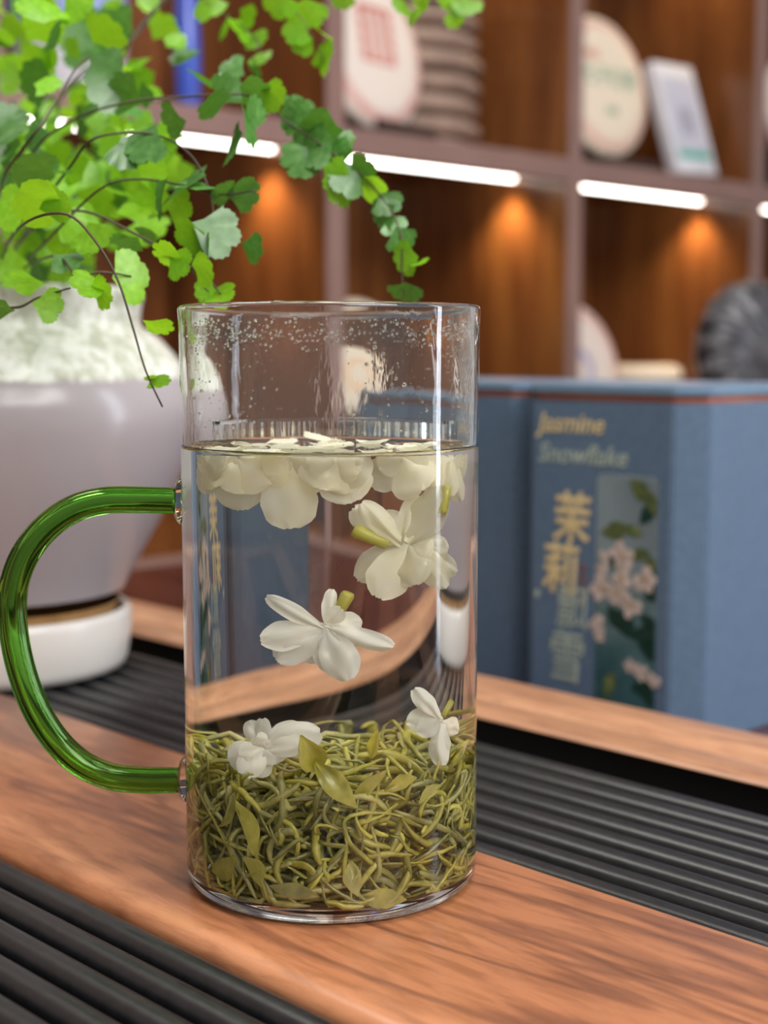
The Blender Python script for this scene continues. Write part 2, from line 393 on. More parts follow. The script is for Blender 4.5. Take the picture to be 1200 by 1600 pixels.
# ------------------------------------------------------------------ tea leaves
def heap_top(x, y): return .0335+.0070*noise.noise(Vector((x*75, y*75, 2.2)))+.0055*math.exp(-((x-.012)**2+(y-.0)**2)/.0003)+.0015*(x/.036)
def strand():
    while True:
        x, y = random.uniform(-.037, .037), random.uniform(-.037, .037)
        if math.hypot(x, y) < .0362: break
    zt = heap_top(x, y)
    z = random.uniform(.0050, zt)
    p = Vector((x, y, z)); th = random.uniform(0, 2*PI)
    d = Vector((math.cos(th), math.sin(th), random.gauss(0, .6))).normalized()
    Ln = random.uniform(.013, .034); N = 12; st = Ln/N
    ax = Vector((random.gauss(0, 1), random.gauss(0, 1), random.gauss(0, 1))).normalized(); cv = random.gauss(0, .32)
    R = random.uniform(.00045, .00095); pts = []
    for i in range(N+1):
        q = Vector((p.x, p.y, 0)); lim = .0368-R
        if q.length > lim: q *= lim/q.length
        zz = min(max(p.z, .0042+R), heap_top(q.x, q.y)+.0035)
        pts.append(Vector((q.x, q.y, zz)))
        d = (Matrix.Rotation(cv+random.gauss(0, .16), 3, ax) @ d).normalized(); p = pts[-1]+d*st
    return pts, R
def near(pts):
    c = pts[5]; return c.y*1.0+max(0, (.038-c.z))*.12
S = [strand() for _ in range(1180)]
S.sort(key=lambda s: near(s[0]))
def strand_bm(pts, R, bm=None):
    fl = random.uniform(.35, .95)
    bm = tube_bm(pts, lambda t: R*(.25+1.0*math.sin(PI*min(1, t*.86+.10))**.7), 6, bm, fl, True, random.uniform(-3, 3))
    return bm
GL = 'curled olive-green tea leaf strand in the steeped heap at the bottom of the glass mug'
for pts, R in S[:288]:
    o = mesh_obj('tea_leaf', strand_bm(pts, R), random.choice(M_tea)); o.location = MUG
    tag(o, GL, 'tea leaf', 'steeped tea leaves in the mug')
bm = bmesh.new(); prev = 0
for pts, R in S[288:]:
    n0 = len(bm.faces); strand_bm(pts, R, bm); bm.faces.ensure_lookup_table(); mi = random.randrange(3)
    for f in bm.faces[n0:]: f.material_index = mi
o = mesh_obj('tea_leaf_heap', bm, M_tea); o.location = MUG
tag(o, 'rest of the tangled heap of steeped green tea leaves deeper in the mug', 'tea leaves', kind='stuff')

def petal_bm(b, t, w, bulge=.25, curl=.2, side=None, nu=14, nv=8, tipw=.55, wav=.09, leaf=False):
    """curved petal from b to t (world points), width w metres"""
    d = t-b; Ln = d.length; d.normalize()
    view = Vector((0, 1, -.12)).normalized()
    s = side or d.cross(view)
    s = (s-d*s.dot(d)).normalized(); nrm = s.cross(d).normalized()
    if nrm.y > 0: nrm = -nrm
    bm = bmesh.new(); G = []; sd = random.uniform(0, 99)
    for i in range(nu+1):
        u = i/nu; wid = w*.5*(.16+.84*math.sin(PI*min(1, (u**.85)*tipw+.0)/(tipw*2) if u < .6 else PI*(.5+.5*((u-.6)/.4)**1.6)))
        if u >= .6: wid = w*.5*math.sqrt(max(0, 1-((u-.6)/.42)**2))
        else: wid = w*.5*(.22+.78*math.sin(PI/2*u/.6))
        if leaf: wid = w*.5*math.sin(PI*min(1, u*.93+.05))**1.15+w*.02
        wid *= 1+.10*noise.noise(Vector((u*5, sd, 4))) ; row = []
        for j in range(nv+1):
            v = j/nv*2-1
            cup = (bulge*wid*(v*v) if not leaf else -1.1*wid*abs(v))-curl*Ln*(u*u)*.35
            wv = wav*Ln*noise.noise(Vector((u*2.2+sd, v*1.6, sd)))+.035*Ln*noise.noise(Vector((u*3, v*5+sd, 7)))*abs(v)
            p = b+d*(u*Ln+wav*.4*Ln*noise.noise(Vector((v*3, sd, 1)))*u)+s*(v*wid)+nrm*(-cup+wv+bulge*.25*Ln*math.sin(PI*u))
            row.append(bm.verts.new(p))
        G.append(row)
    for i in range(nu):
        for j in range(nv): bm.faces.new((G[i][j], G[i][j+1], G[i+1][j+1], G[i+1][j]))
    return bm
MM = .391/F/1.12          # metres per pixel inside the water
def blossom(name, label, Y, cx, cy_, petals, tube=None, m=M_petal, group='jasmine blossoms in the tea', air=False):
    f = (lambda x, y, Y: clampr(inw(x, y, Y)))
    c = f(cx, cy_, Y)
    root = thing(name, label, 'flower', c, 0, group)
    for q in petals:
        tx, ty, w = q[:3]; dy = q[3] if len(q) > 3 else random.uniform(-.003, .003)
        b = c+Vector((random.uniform(-.0006, .0006), random.uniform(-.0004, .0006), random.uniform(-.0006, .0006)))
        t = f(tx, ty, Y+dy)
        bm = petal_bm(b, t, w*MM*1.12, random.uniform(.15, .4), random.uniform(-.2, .3))
        for v in bm.verts: v.co = clampr(v.co, .0369)
        bmesh.ops.translate(bm, vec=-c, verts=bm.verts)
        o = mesh_obj('petal', bm, m, root)
    if tube:
        x0, y0, tx, ty, w = tube
        a = f(x0, y0, Y-.001); t = f(tx, ty, Y-.0015); r = w*MM*.5
        bm = tube_bm([a-c, (a*.6+t*.4)-c, (a*.15+t*.85)-c, t-c], lambda u: r*(.75+.35*u) if u < .95 else r*.8, 10)
        o = mesh_obj('flower_tube', bm, M_calyx, root); o['label'] = 'yellow-green tube'
    return root
Yf = .372
blossom('jasmine_blossom', 'single white jasmine blossom drifting alone in the middle of the water', Yf, 508, 980,
        [(414, 931, 26), (408, 1000, 44), (432, 1032, 50), (478, 1034, 48), (545, 1062, 52), (520, 1050, 44), (614, 1010, 30), (565, 975, 40), (518, 921, 20), (495, 1010, 50), (535, 950, 26)],
        (530, 955, 545, 926, 22))
blossom('jasmine_blossom', 'large double white jasmine blossom hanging upper right in the water', Yf-.004, 632, 850,
        [(552, 795, 46), (565, 785, 34), (700, 765, 60), (660, 775, 50), (556, 905, 48), (590, 934, 62), (650, 915, 60), (702, 918, 44), (738, 898, 36), (700, 860, 44), (665, 880, 60), (600, 800, 40)],
        (606, 850, 552, 828, 24), M_petal_y)
blossom('jasmine_blossom', 'white jasmine blossom lying on the tea leaves at the left of the mug', Yf-.006, 412, 1168,
        [(500, 1145, 52), (470, 1132, 36), (388, 1126, 30), (410, 1122, 24), (358, 1190, 46), (378, 1210, 42), (425, 1196, 44), (450, 1175, 36), (372, 1178, 30), (400, 1150, 26), (405, 1215, 34), (480, 1160, 34)])
blossom('jasmine_blossom', 'white jasmine blossom with pale tube resting on the tea leaves at right', Yf-.006, 698, 1128,
        [(646, 1078, 28), (636, 1126, 40), (650, 1142, 34), (692, 1198, 46), (704, 1180, 36), (741, 1150, 30), (738, 1140, 26)],
        (705, 1122, 731, 1100, 15))
Ys = .366
FL = [('floating jasmine blossom at the far left under the waterline', 308, 716, [(298, 772, 56), (340, 760, 56), (352, 728, 40), (322, 765, 50), (292, 740, 40)]),
      ('floating jasmine blossom with a round drooping petal left of the middle', 372, 716, [(346, 762, 56), (378, 798, 62), (425, 756, 60), (410, 725, 50), (340, 730, 40)]),
      ('floating jasmine blossom with the longest petal hanging straight down', 446, 716, [(456, 826, 64), (425, 760, 40), (492, 775, 50), (500, 735, 40), (415, 740, 44)]),
      ('floating jasmine blossom in the middle with broad folded petals', 520, 714, [(552, 784, 60), (500, 764, 60), (575, 748, 48), (480, 738, 40), (545, 770, 50)]),
      ('floating jasmine blossom right of the middle with petals spread sideways', 628, 716, [(578, 758, 44), (660, 768, 62), (690, 745, 50), (590, 728, 36), (630, 750, 44)]),
      ('floating jasmine blossom at the right edge with a yellow tube below', 704, 722, [(748, 786, 44), (746, 738, 56), (662, 746, 46), (715, 775, 54), (722, 716, 40)])]
for i, (lb, x, y, pt) in enumerate(FL):
    blossom('jasmine_blossom', lb, Ys+.002*(i % 3), x, y, [(a, b, c*1.22) for a, b, c in pt]+[(x+dx_, 735+6*math.sin(x+dx_), 44) for dx_ in (-38, 8, 40)], (700, 760, 690, 802, 22) if i == 5 else None, M_petal_y)
# petals lying on the surface
PF = thing('floating_petals', 'loose cream petals floating flat on the water surface under the strainer', 'petals', MUG+Vector((0, 0, WZ)))
for i in range(17):
    a = random.uniform(0, 2*PI); r = math.sqrt(random.random())*.026
    b = Vector((r*math.cos(a), r*math.sin(a), .0003)); th = random.uniform(0, 2*PI); ln = random.uniform(.009, .013)
    t = b+Vector((math.cos(th)*ln, math.sin(th)*ln, random.uniform(-.0002, .0014)))
    q = Vector((t.x, t.y)); 
    if q.length > .034: t = Vector((t.x*.034/q.length, t.y*.034/q.length, t.z))
    mesh_obj('petal', petal_bm(b, t, random.uniform(.006, .009), .2, .1, side=(t-b).cross(Vector((0, 0, 1)))), M_petal_y, PF)

def blade(label, Y, b, t, w, m, bend=(0, 0)):
    p0 = clampr(inw(b[0], b[1], Y)); p1 = clampr(inw(t[0], t[1], Y-.001))
    bm = petal_bm(Vector((0, 0, 0)), p1-p0, w*MM, .5, .5, nu=10, wav=.12, tipw=.5, leaf=True)
    # pointed tip
    for v in bm.verts:
        v.co = clampr(v.co+p0, .0368)-p0
    o = mesh_obj('open_tea_leaf', bm, m); o.location = p0
    tag(o, label, 'tea leaf'); return o
blade('broad olive tea leaf standing up in front of the left resting blossom', .360, (500, 1205), (468, 1145), 46, M_tea[1])
blade('broad tea leaf pointing down to the right below the upright one', .358, (492, 1190), (560, 1262), 40, M_tea[0])
blade('wide bright tea leaf hanging down at the left of the heap', .357, (342, 1255), (378, 1345), 42, M_tea[1])
blade('short yellowish tea leaf just below the wide hanging one', .357, (366, 1345), (400, 1392), 40, M_tea[1])
blade('slender pointed tea leaf rising to the right of the heap middle', .358, (548, 1252), (612, 1205), 24, M_tea[1])
blade('flat tea leaf lying at the bottom right of the heap', .357, (560, 1400), (650, 1412), 34, M_tea[0])
blade('narrow yellow-green tea leaf curling across the right side of the heap', .358, (668, 1262), (722, 1240), 22, M_tea[1])
blade('folded tea leaf lying flat under the right resting blossom', .358, (600, 1235), (668, 1222), 26, M_tea[0])
blade('small pointed tea leaf standing near the left handle joint', .359, (318, 1300), (345, 1238), 22, M_tea[0])
blade('pale folded tea leaf hanging below the middle of the heap', .357, (548, 1345), (560, 1400), 32, M_tea[2])
blade('slim tea leaf rising toward the water at the middle of the heap', .360, (580, 1185), (592, 1135), 20, M_tea[1])
blade('curved tea leaf lying low in the middle near the glass base', .357, (420, 1385), (500, 1400), 26, M_tea[2])
blade('dull brownish olive tea leaf pressed at the bottom left of the glass', .358, (300, 1370), (352, 1340), 40, M_tea[0])

# ------------------------------------------------------------------ plant pot
m, nt, out = mat('glazed ceramic pot'); b = nd(nt, 'ShaderNodeBsdfPrincipled')
v = coords(nt); sx = nd(nt, 'ShaderNodeSeparateXYZ'); nt.links.new(v, sx.inputs[0])
nz = noise_tex(nt, coords(nt, 'Object', (1, 1, 1)), 130, 4, .6, .6)
ad = nd(nt, 'ShaderNodeMath', operation='MULTIPLY_ADD'); nt.links.new(nz, ad.inputs[0]); ad.inputs[1].default_value = .006; nt.links.new(sx.outputs[2], ad.inputs[2])
st = nd(nt, 'ShaderNodeMapRange'); st.inputs[1].default_value = .1325; st.inputs[2].default_value = .1345; nt.links.new(ad.outputs[0], st.inputs[0])
up = ramp(nt, nz, [(.42, srgb(190, 192, 172)), (.56, srgb(232, 232, 224))])
mx = nd(nt, 'ShaderNodeMix', data_type='RGBA'); nt.links.new(st.outputs[0], mx.inputs['Factor']); mx.inputs['A'].default_value = srgb(168, 159, 162); nt.links.new(up, mx.inputs['B'])
nt.links.new(mx.outputs['Result'], b.inputs['Base Color']); b.inputs['Roughness'].default_value = .22
bp = nd(nt, 'ShaderNodeBump'); bp.inputs['Distance'].default_value = .0015; nt.links.new(nz, bp.inputs['Height']); nt.links.new(st.outputs[0], bp.inputs['Strength']); nt.links.new(bp.outputs[0], b.inputs['Normal'])
nt.links.new(b.outputs[0], out.inputs[0]); M_pot = m
M_white = plain('white glazed saucer', srgb(208, 202, 196), .3, srgb(216, 210, 204), 20)
M_rust = plain('unglazed tan clay', srgb(160, 118, 66), .8, srgb(176, 134, 84), 80)
M_soil = plain('potting soil', srgb(60, 44, 30), .9, srgb(90, 70, 50), 200, .5)
PX, PY = -.177, .667
pot = thing('plant_pot', 'round white glazed ceramic pot with mottled shoulder', 'plant pot', (PX, PY, 0))
ZB = .006
pp = [(0, ZB), (.048, ZB), (.0495, .009), (.0500, .012), (.0530, .024), (.0600, .040), (.0690, .056), (.0790, .074), (.0870, .092), (.0915, .108), (.0920, .118), (.0900, .126), (.0868, .1325), (.0815, .141), (.0750, .148), (.0700, .1515), (.0672, .1535), (.0668, .158), (.0678, .164), (.0685, .1675), (.0670, .1700), (.0635, .1700), (.0615, .1675), (.0605, .160), (.062, .150)]
pp = [(p.x, p.z) for p in smooth_path([Vector((a, 0, z)) for a, z in pp], 3)]
mesh_obj('pot_body', lathe_bm([q for q in pp if q[1] > .0315], 120), M_pot, pot)
mesh_obj('unglazed_foot', lathe_bm([(a-.0004, z) for a, z in pp[1:] if z <= .034 and a > .04 and pp.index((a, z)) < 40], 100), M_rust, pot)
mesh_obj('soil', lathe_bm([(.0618, .1525), (.04, .154), (0, .155)], 48), M_soil, pot)
sau = thing('plant_saucer', 'shallow white saucer with tan inside under the white pot', 'saucer', (PX, PY, 0))
mesh_obj('dish', lathe_bm([(0, -.0019), (.053, -.0019), (.0568, -.0006), (.0582, .003), (.0600, .014), (.0602, .022), (.0598, .0248), (.0585, .0262), (.0568, .0258), (.0560, .0245)], 100), M_white, sau)
mesh_obj('dish_inside', lathe_bm([(.0560, .0245), (.0555, .018), (.0545, .008), (.053, .0055), (0, .0055)], 100), M_rust, sau)

# ------------------------------------------------------------------ fern
fern = thing('maidenhair_fern', 'green maidenhair fern arching out of the white pot', 'fern', (PX, PY, .154))
FB = Vector((PX, PY, .154))
def leaflet_mesh(i, m):
    rnd = random.Random(i*17+3); bm = bmesh.new(); spread = math.radians(rnd.uniform(46, 72)); asym = rnd.uniform(-.3, .3); lob = rnd.choice((3, 4, 5))
    K = 26; ph = rnd.uniform(0, 6); amp = rnd.uniform(.10, .24); rows = []
    c = bm.verts.new((0, 0, 0))
    for f in (.35, .7, 1.0):
        row = []
        for k in range(K+1):
            u = k/K; a = (-spread+2*spread*u)*(1 if f > .5 else .9)+asym*f
            r = 1-.20*abs(u*2-1)**3
            if f == 1.0: r += -.13*(1-abs(math.sin(u*PI*lob)))**2*(0 if k in (0, K) else 1)-.035*(k % 2)
            r *= f
            zc = amp*math.cos(a*1.5+ph)*f*f+.05*f*math.sin(a*3+ph*2)
            row.append(bm.verts.new((r*math.sin(a), r*math.cos(a), zc)))
        rows.append(row)
    for k in range(K):
        bm.faces.new((c, rows[0][k+1], rows[0][k]))
        for A, B in zip(rows, rows[1:]): bm.faces.new((A[k], A[k+1], B[k+1], B[k]))
    me = bpy.data.meshes.new('leaflet'); bm.to_mesh(me); bm.free(); me.materials.append(m)
    for p in me.polygons: p.use_smooth = True
    return me
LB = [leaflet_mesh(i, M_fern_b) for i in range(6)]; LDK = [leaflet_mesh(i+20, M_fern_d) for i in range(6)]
camp = Vector((0, 0, CAMH)); nleaf = 0; stuff = []
def leaflet(px, py, ang, size, kind, Y, squash=None, solo=True):
    """fan leaflet centred near a pixel position at depth Y; ang = growth direction on the picture plane"""
    s = size*1.02*Y/F
    a = math.radians(ang); d = Vector((math.cos(a), random.uniform(-.6, .6), math.sin(a))).normalized()
    side = Vector((-math.sin(a), 0, math.cos(a)))
    tilt = random.choice((-1, 1))*abs(random.gauss(.75, .45)) if squash is None else math.acos(min(1, squash))*random.choice((-1, 1))
    side = (Matrix.Rotation(tilt, 3, d) @ side); side = (side-d*side.dot(d)).normalized(); nz_ = side.cross(d)
    R = Matrix((side, d, nz_)).transposed()
    p = at(px, py, Y)-d*s*.5
    M = Matrix.Translation(p) @ R.to_4x4() @ Matrix.Diagonal((s, s, s, 1))
    me = random.choice(LB if kind == 'b' else LDK)
    if solo:
        o = bpy.data.objects.new('leaflet', me); link(o); o.parent = fern
        o.matrix_local = Matrix.Translation(-FB) @ M
    else: stuff.append((me, M, kind))
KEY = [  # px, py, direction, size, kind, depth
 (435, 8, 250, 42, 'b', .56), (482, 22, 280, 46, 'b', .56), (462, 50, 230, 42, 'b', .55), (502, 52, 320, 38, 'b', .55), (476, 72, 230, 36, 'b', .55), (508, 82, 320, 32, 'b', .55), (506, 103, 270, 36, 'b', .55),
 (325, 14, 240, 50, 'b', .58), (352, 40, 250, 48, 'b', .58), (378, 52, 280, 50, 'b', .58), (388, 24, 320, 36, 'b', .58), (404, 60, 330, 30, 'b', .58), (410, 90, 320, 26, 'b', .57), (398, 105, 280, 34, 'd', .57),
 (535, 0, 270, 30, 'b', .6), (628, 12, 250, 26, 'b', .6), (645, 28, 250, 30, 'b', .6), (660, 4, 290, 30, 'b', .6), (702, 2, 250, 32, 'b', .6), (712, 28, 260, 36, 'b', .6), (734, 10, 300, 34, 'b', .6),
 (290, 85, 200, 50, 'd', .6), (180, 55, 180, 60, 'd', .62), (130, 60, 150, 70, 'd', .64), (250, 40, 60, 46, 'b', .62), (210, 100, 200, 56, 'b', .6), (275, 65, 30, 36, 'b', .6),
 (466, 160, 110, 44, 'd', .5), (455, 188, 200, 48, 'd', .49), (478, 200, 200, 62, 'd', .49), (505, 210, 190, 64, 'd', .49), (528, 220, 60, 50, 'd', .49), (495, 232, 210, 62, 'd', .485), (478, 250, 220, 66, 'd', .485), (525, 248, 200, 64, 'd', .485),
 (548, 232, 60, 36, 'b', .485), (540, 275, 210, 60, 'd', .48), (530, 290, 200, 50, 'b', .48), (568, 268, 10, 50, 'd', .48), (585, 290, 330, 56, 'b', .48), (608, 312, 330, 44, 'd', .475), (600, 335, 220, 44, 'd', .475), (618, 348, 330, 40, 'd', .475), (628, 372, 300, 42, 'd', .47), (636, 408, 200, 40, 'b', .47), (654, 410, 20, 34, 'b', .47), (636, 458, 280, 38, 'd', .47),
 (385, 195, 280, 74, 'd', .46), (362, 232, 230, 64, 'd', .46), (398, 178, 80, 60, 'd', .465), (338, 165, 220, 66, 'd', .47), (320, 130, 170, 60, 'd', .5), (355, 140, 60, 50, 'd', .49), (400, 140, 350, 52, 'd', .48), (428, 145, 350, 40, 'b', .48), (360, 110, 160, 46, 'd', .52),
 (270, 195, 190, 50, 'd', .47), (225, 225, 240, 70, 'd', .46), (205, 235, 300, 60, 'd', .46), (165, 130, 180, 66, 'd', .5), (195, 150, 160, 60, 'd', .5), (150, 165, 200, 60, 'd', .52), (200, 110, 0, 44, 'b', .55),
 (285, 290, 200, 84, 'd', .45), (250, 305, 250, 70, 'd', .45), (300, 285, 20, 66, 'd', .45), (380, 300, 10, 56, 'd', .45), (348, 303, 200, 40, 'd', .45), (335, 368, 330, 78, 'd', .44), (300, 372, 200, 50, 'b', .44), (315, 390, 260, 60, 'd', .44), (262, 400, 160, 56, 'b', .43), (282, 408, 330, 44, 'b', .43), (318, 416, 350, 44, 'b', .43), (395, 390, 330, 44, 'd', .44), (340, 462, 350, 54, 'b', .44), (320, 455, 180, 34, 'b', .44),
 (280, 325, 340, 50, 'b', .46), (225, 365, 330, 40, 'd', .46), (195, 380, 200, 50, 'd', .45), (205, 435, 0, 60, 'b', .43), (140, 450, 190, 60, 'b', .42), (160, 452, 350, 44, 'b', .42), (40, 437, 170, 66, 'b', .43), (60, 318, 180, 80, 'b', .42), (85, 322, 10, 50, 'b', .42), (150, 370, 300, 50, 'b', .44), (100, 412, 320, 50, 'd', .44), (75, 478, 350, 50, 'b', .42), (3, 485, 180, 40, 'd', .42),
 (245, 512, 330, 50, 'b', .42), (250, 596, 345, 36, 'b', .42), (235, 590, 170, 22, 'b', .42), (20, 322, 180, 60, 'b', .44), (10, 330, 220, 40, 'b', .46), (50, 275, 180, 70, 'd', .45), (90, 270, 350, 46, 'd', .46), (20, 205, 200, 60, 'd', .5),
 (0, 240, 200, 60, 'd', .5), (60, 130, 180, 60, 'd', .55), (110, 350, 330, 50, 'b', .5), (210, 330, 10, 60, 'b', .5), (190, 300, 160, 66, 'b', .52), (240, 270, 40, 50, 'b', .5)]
for k in KEY: leaflet(*k)
# fill of blurred leaflets behind
cnt = len(KEY)
rf = random.Random(5)
fill = []
for i in range(430):
    x = rf.uniform(-70, 245); y = rf.uniform(-40, 440)
    if x > 150 and y > 380: continue
    if x > 200 and 150 < y < 260 and rf.random() < .7: continue
    if rf.random() < .62 and (y < 150): continue
    if x > 120+rf.random()*130 and y > 330: continue
    Y = rf.uniform(.50, .82); fill.append((Y, x, y))
for i in range(26):
    fill.append((rf.uniform(.52, .65), rf.uniform(120, 300), rf.uniform(170, 330)))
fill.sort()
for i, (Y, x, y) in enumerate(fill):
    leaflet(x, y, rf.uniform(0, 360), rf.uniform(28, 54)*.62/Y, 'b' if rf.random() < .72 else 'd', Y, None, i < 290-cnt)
bm = bmesh.new()
for me, M, kd in stuff:
    n0 = len(bm.verts); f0 = len(bm.faces); bm.from_mesh(me); bm.verts.ensure_lookup_table(); bm.faces.ensure_lookup_table()
    for vv in bm.verts[n0:]: vv.co = M @ vv.co-FB
    for ff in bm.faces[f0:]: ff.material_index = 0 if kd == 'b' else 1
o = mesh_obj('leaflet_mass', bm, [M_fern_b, M_fern_d], fern); o['kind'] = 'stuff'
STEMS = [[(-5, 440, .60), (10, 385, .48), (45, 345, .42), (105, 335, .41), (150, 378, .41), (185, 440, .41), (210, 520, .41), (228, 580, .41), (254, 636, .41)],
 [(-10, 440, .62), (20, 280, .55), (60, 200, .52), (130, 110, .55), (200, 70, .58), (250, 10, .60), (300, -10, .6), (330, 10, .58), (400, 60, .58), (404, 100, .57)],
 [(-10, 430, .64), (0, 300, .5), (30, 240, .47), (68, 190, .46), (130, 95, .5), (185, 85, .52), (235, 20, .56), (300, -30, .57), (400, -30, .57), (455, 10, .56), (490, 60, .55), (507, 100, .55)],
 [(0, 430, .62), (40, 260, .52), (110, 190, .5), (200, 160, .49), (300, 150, .48), (390, 150, .48), (440, 185, .49), (500, 225, .485), (560, 270, .48), (605, 320, .475), (627, 370, .47), (628, 430, .47), (632, 465, .47)],
 [(0, 430, .60), (60, 330, .5), (110, 260, .47), (150, 215, .46), (240, 210, .46), (300, 245, .455), (330, 310, .45), (330, 370, .44), (300, 420, .44), (330, 460, .44)],
 [(10, 440, .6), (70, 380, .5), (150, 300, .46), (210, 280, .455), (290, 290, .45), (345, 304, .45), (400, 298, .45)],
 [(0, 440, .6), (80, 400, .46), (120, 430, .43), (160, 425, .425), (205, 432, .43)],
 [(-10, 430, .6), (60, 350, .5), (130, 330, .46), (220, 370, .44), (270, 400, .43), (320, 430, .44), (345, 460, .44)],
 [(-10, 480, .44), (30, 480, .43), (60, 465, .425), (110, 450, .42)],
 [(0, 430, .62), (60, 200, .6), (200, 60, .6), (350, -60, .6), (560, -70, .6), (640, 0, .6), (710, 10, .6), (735, 20, .6)]]
for s in STEMS:
    pts = smooth_path([at(*q)-FB for q in s], 5); pts = [Vector((0, 0, 0))+(pts[0]-Vector((0, 0, 0)))*.0]+pts
    mesh_obj('stem', tube_bm(pts, lambda t: .00038*(1-.6*t)+.00010, 6), M_stem, fern)

# ------------------------------------------------------------------ gift boxes
def boxmat(name, c, c2, rough=.42): return plain(name, c, rough, c2, 260, .02, spec=.5)
M_blue = boxmat('slate blue card', srgb(76, 98, 122), srgb(82, 104, 128))
M_lid = boxmat('slate blue lid', srgb(96, 122, 146), srgb(102, 128, 152), .3)
M_copper = plain('copper inner liner', srgb(150, 92, 78), .35, srgb(160, 100, 84), 50, metal=.3)
M_gold = plain('gold foil print', srgb(196, 176, 128), .45, srgb(210, 190, 144), 60, metal=0)
M_gold_grey = plain('gold print greyed by painted reflection', srgb(146, 160, 152), .5, srgb(158, 172, 160), 60, metal=0)  # gold lettering greyed, its reflection is put into the colour
def octo(w, d, c, z0, z1, inset=0, bev=.0008):      # w along local X, d along local Y, chamfer c
    bm = bmesh.new(); hx, hy = w/2-inset, d/2-inset; cc = c-inset*.4
    P = [(hx, -hy+cc), (hx, hy-cc), (hx-cc, hy), (-hx+cc, hy), (-hx, hy-cc), (-hx, -hy+cc), (-hx+cc, -hy), (hx-cc, -hy)]
    lo = [bm.verts.new((x, y, z0)) for x, y in P]; hi = [bm.verts.new((x, y, z1)) for x, y in P]
    for i in range(8): bm.faces.new((lo[i], lo[(i+1) % 8], hi[(i+1) % 8], hi[i]))
    bm.faces.new(lo[::-1]); bm.faces.new(hi)
    bmesh.ops.bevel(bm, geom=bm.edges[:], offset=bev, segments=2, affect='EDGES'); return bm
DG = bpy.context.evaluated_depsgraph_get
def text_mesh(name, s, size, m, parent, M, shear=0, ext=.00008, bold=0, spacing=1):
    cu = bpy.data.curves.new(name, 'FONT'); cu.body = s; cu.size = size; cu.shear = shear; cu.extrude = ext; cu.offset = bold; cu.space_character = spacing
    cu.align_x = 'LEFT'; cu.resolution_u = 3
    t = bpy.data.objects.new(name, cu); link(t); bpy.context.view_layer.update()
    me = bpy.data.meshes.new_from_object(t.evaluated_get(DG())); bpy.data.objects.remove(t)
    me.materials.clear(); me.materials.append(m)
    o = bpy.data.objects.new(name, me); link(o); o.parent = parent; o.matrix_local = M; return o
BH = .155; CH = .0115
def gift_box(label, w, d, n, t, label_side=True):
    """w along local X (-t), d along local Y (n); near label corner at (n,t)"""
    loc = L(n+d/2, t+w/2-CH, -.035)
    r = thing('gift_box', label, 'gift box', loc, ANG, 'jasmine tea gift boxes')
    mesh_obj('box_body', octo(w, d, CH, 0, BH-.001), M_blue, r, autos=.5)
    mesh_obj('liner', octo(w, d, CH, BH-.001, BH+.0026, .0018), M_copper, r, autos=.5)
    mesh_obj('lid', octo(w, d, CH, BH+.0026, BH+.0066, -.0004), M_lid, r, autos=.5)
    return r
# front box: label face (facing -n) starts at corner P1=(.1275,.6485)
P1 = Vector((.1275, .6485, 0)); n1 = P1.dot(ND); t1 = P1.dot(TD)
LW = .0803
b1 = gift_box('slate blue tea gift box with gold lettering and jasmine picture facing forward', LW+2*CH, .125, n1, t1)
# on the label face: local frame  u from left to right, v up;  left on picture = +t = -X
w1 = LW+2*CH; d1 = .125
def face(u, v, off=.0002):    # u from left edge of the flat label, v height from box bottom
    return Matrix.Translation((-LW/2+u, -d1/2-off, v)) @ Matrix.Rotation(PI/2, 4, 'X')
text_mesh('lettering', 'Jasmine', .0128, M_gold, b1, face(.003, .1395), .25, .00008, .00018)
text_mesh('lettering', 'Snowflake', .0128, M_gold_grey, b1, face(.003, .1250), .25, .00008, .00018)
for ch, u, v, sz, mm in (('茉', .0125, .0895, .0225, M_gold), ('莉', .0060, .0650, .0225, M_gold), ('·', .0000, .0520, .022, M_gold_grey), ('飘', .0150, .0480, .0200, M_gold_grey), ('雪', .0100, .0225, .0230, M_gold_grey)):
    text_mesh('lettering', ch, sz, mm, b1, face(u, v) @ Matrix.Diagonal((1, 1.15, 1, 1)), .08, .00008, .0004 if ch in '茉莉·' else .00012)
for i, ch in enumerate('茉莉花茶'):
    text_mesh('small_lettering', ch, .0045, M_copper, b1, face(.0290, .0740-i*.0052), 0, .00005)
# printed picture
m, nt, out = mat('printed picture ground'); b = nd(nt, 'ShaderNodeBsdfPrincipled'); v = coords(nt, 'Generated'); sx = nd(nt, 'ShaderNodeSeparateXYZ'); nt.links.new(v, sx.inputs[0])
nz = noise_tex(nt, coords(nt, 'Object', (1, 1, 1)), 60, 4, .6, 1)
ad = nd(nt, 'ShaderNodeMath', operation='MULTIPLY_ADD'); nt.links.new(nz, ad.inputs[0]); ad.inputs[1].default_value = .55; nt.links.new(sx.outputs[2], ad.inputs[2])
c = ramp(nt, ad.outputs[0], [(.2, srgb(40, 92, 104)), (.45, srgb(62, 104, 112)), (.75, srgb(108, 140, 144)), (1.15/1.3, srgb(150, 168, 176))])
nt.links.new(c, b.inputs['Base Color']); b.inputs['Roughness'].default_value = .35; nt.links.new(b.outputs[0], out.inputs[0]); M_pic = m
M_pl = plain('print dark green', srgb(22, 62, 56), .4, srgb(38, 82, 70), 400); M_pm = plain('print leaf green', srgb(84, 112, 70), .4, srgb(130, 138, 84), 300)
M_pw = plain('print blossom cream', srgb(222, 204, 196), .4, srgb(236, 222, 214), 300); M_py = plain('print blossom heart', srgb(196, 160, 90), .4)
pic = None
def poly(bm, pts, y):
    vs = [bm.verts.new((x, y, z)) for x, z in pts]; bm.faces.new(vs)
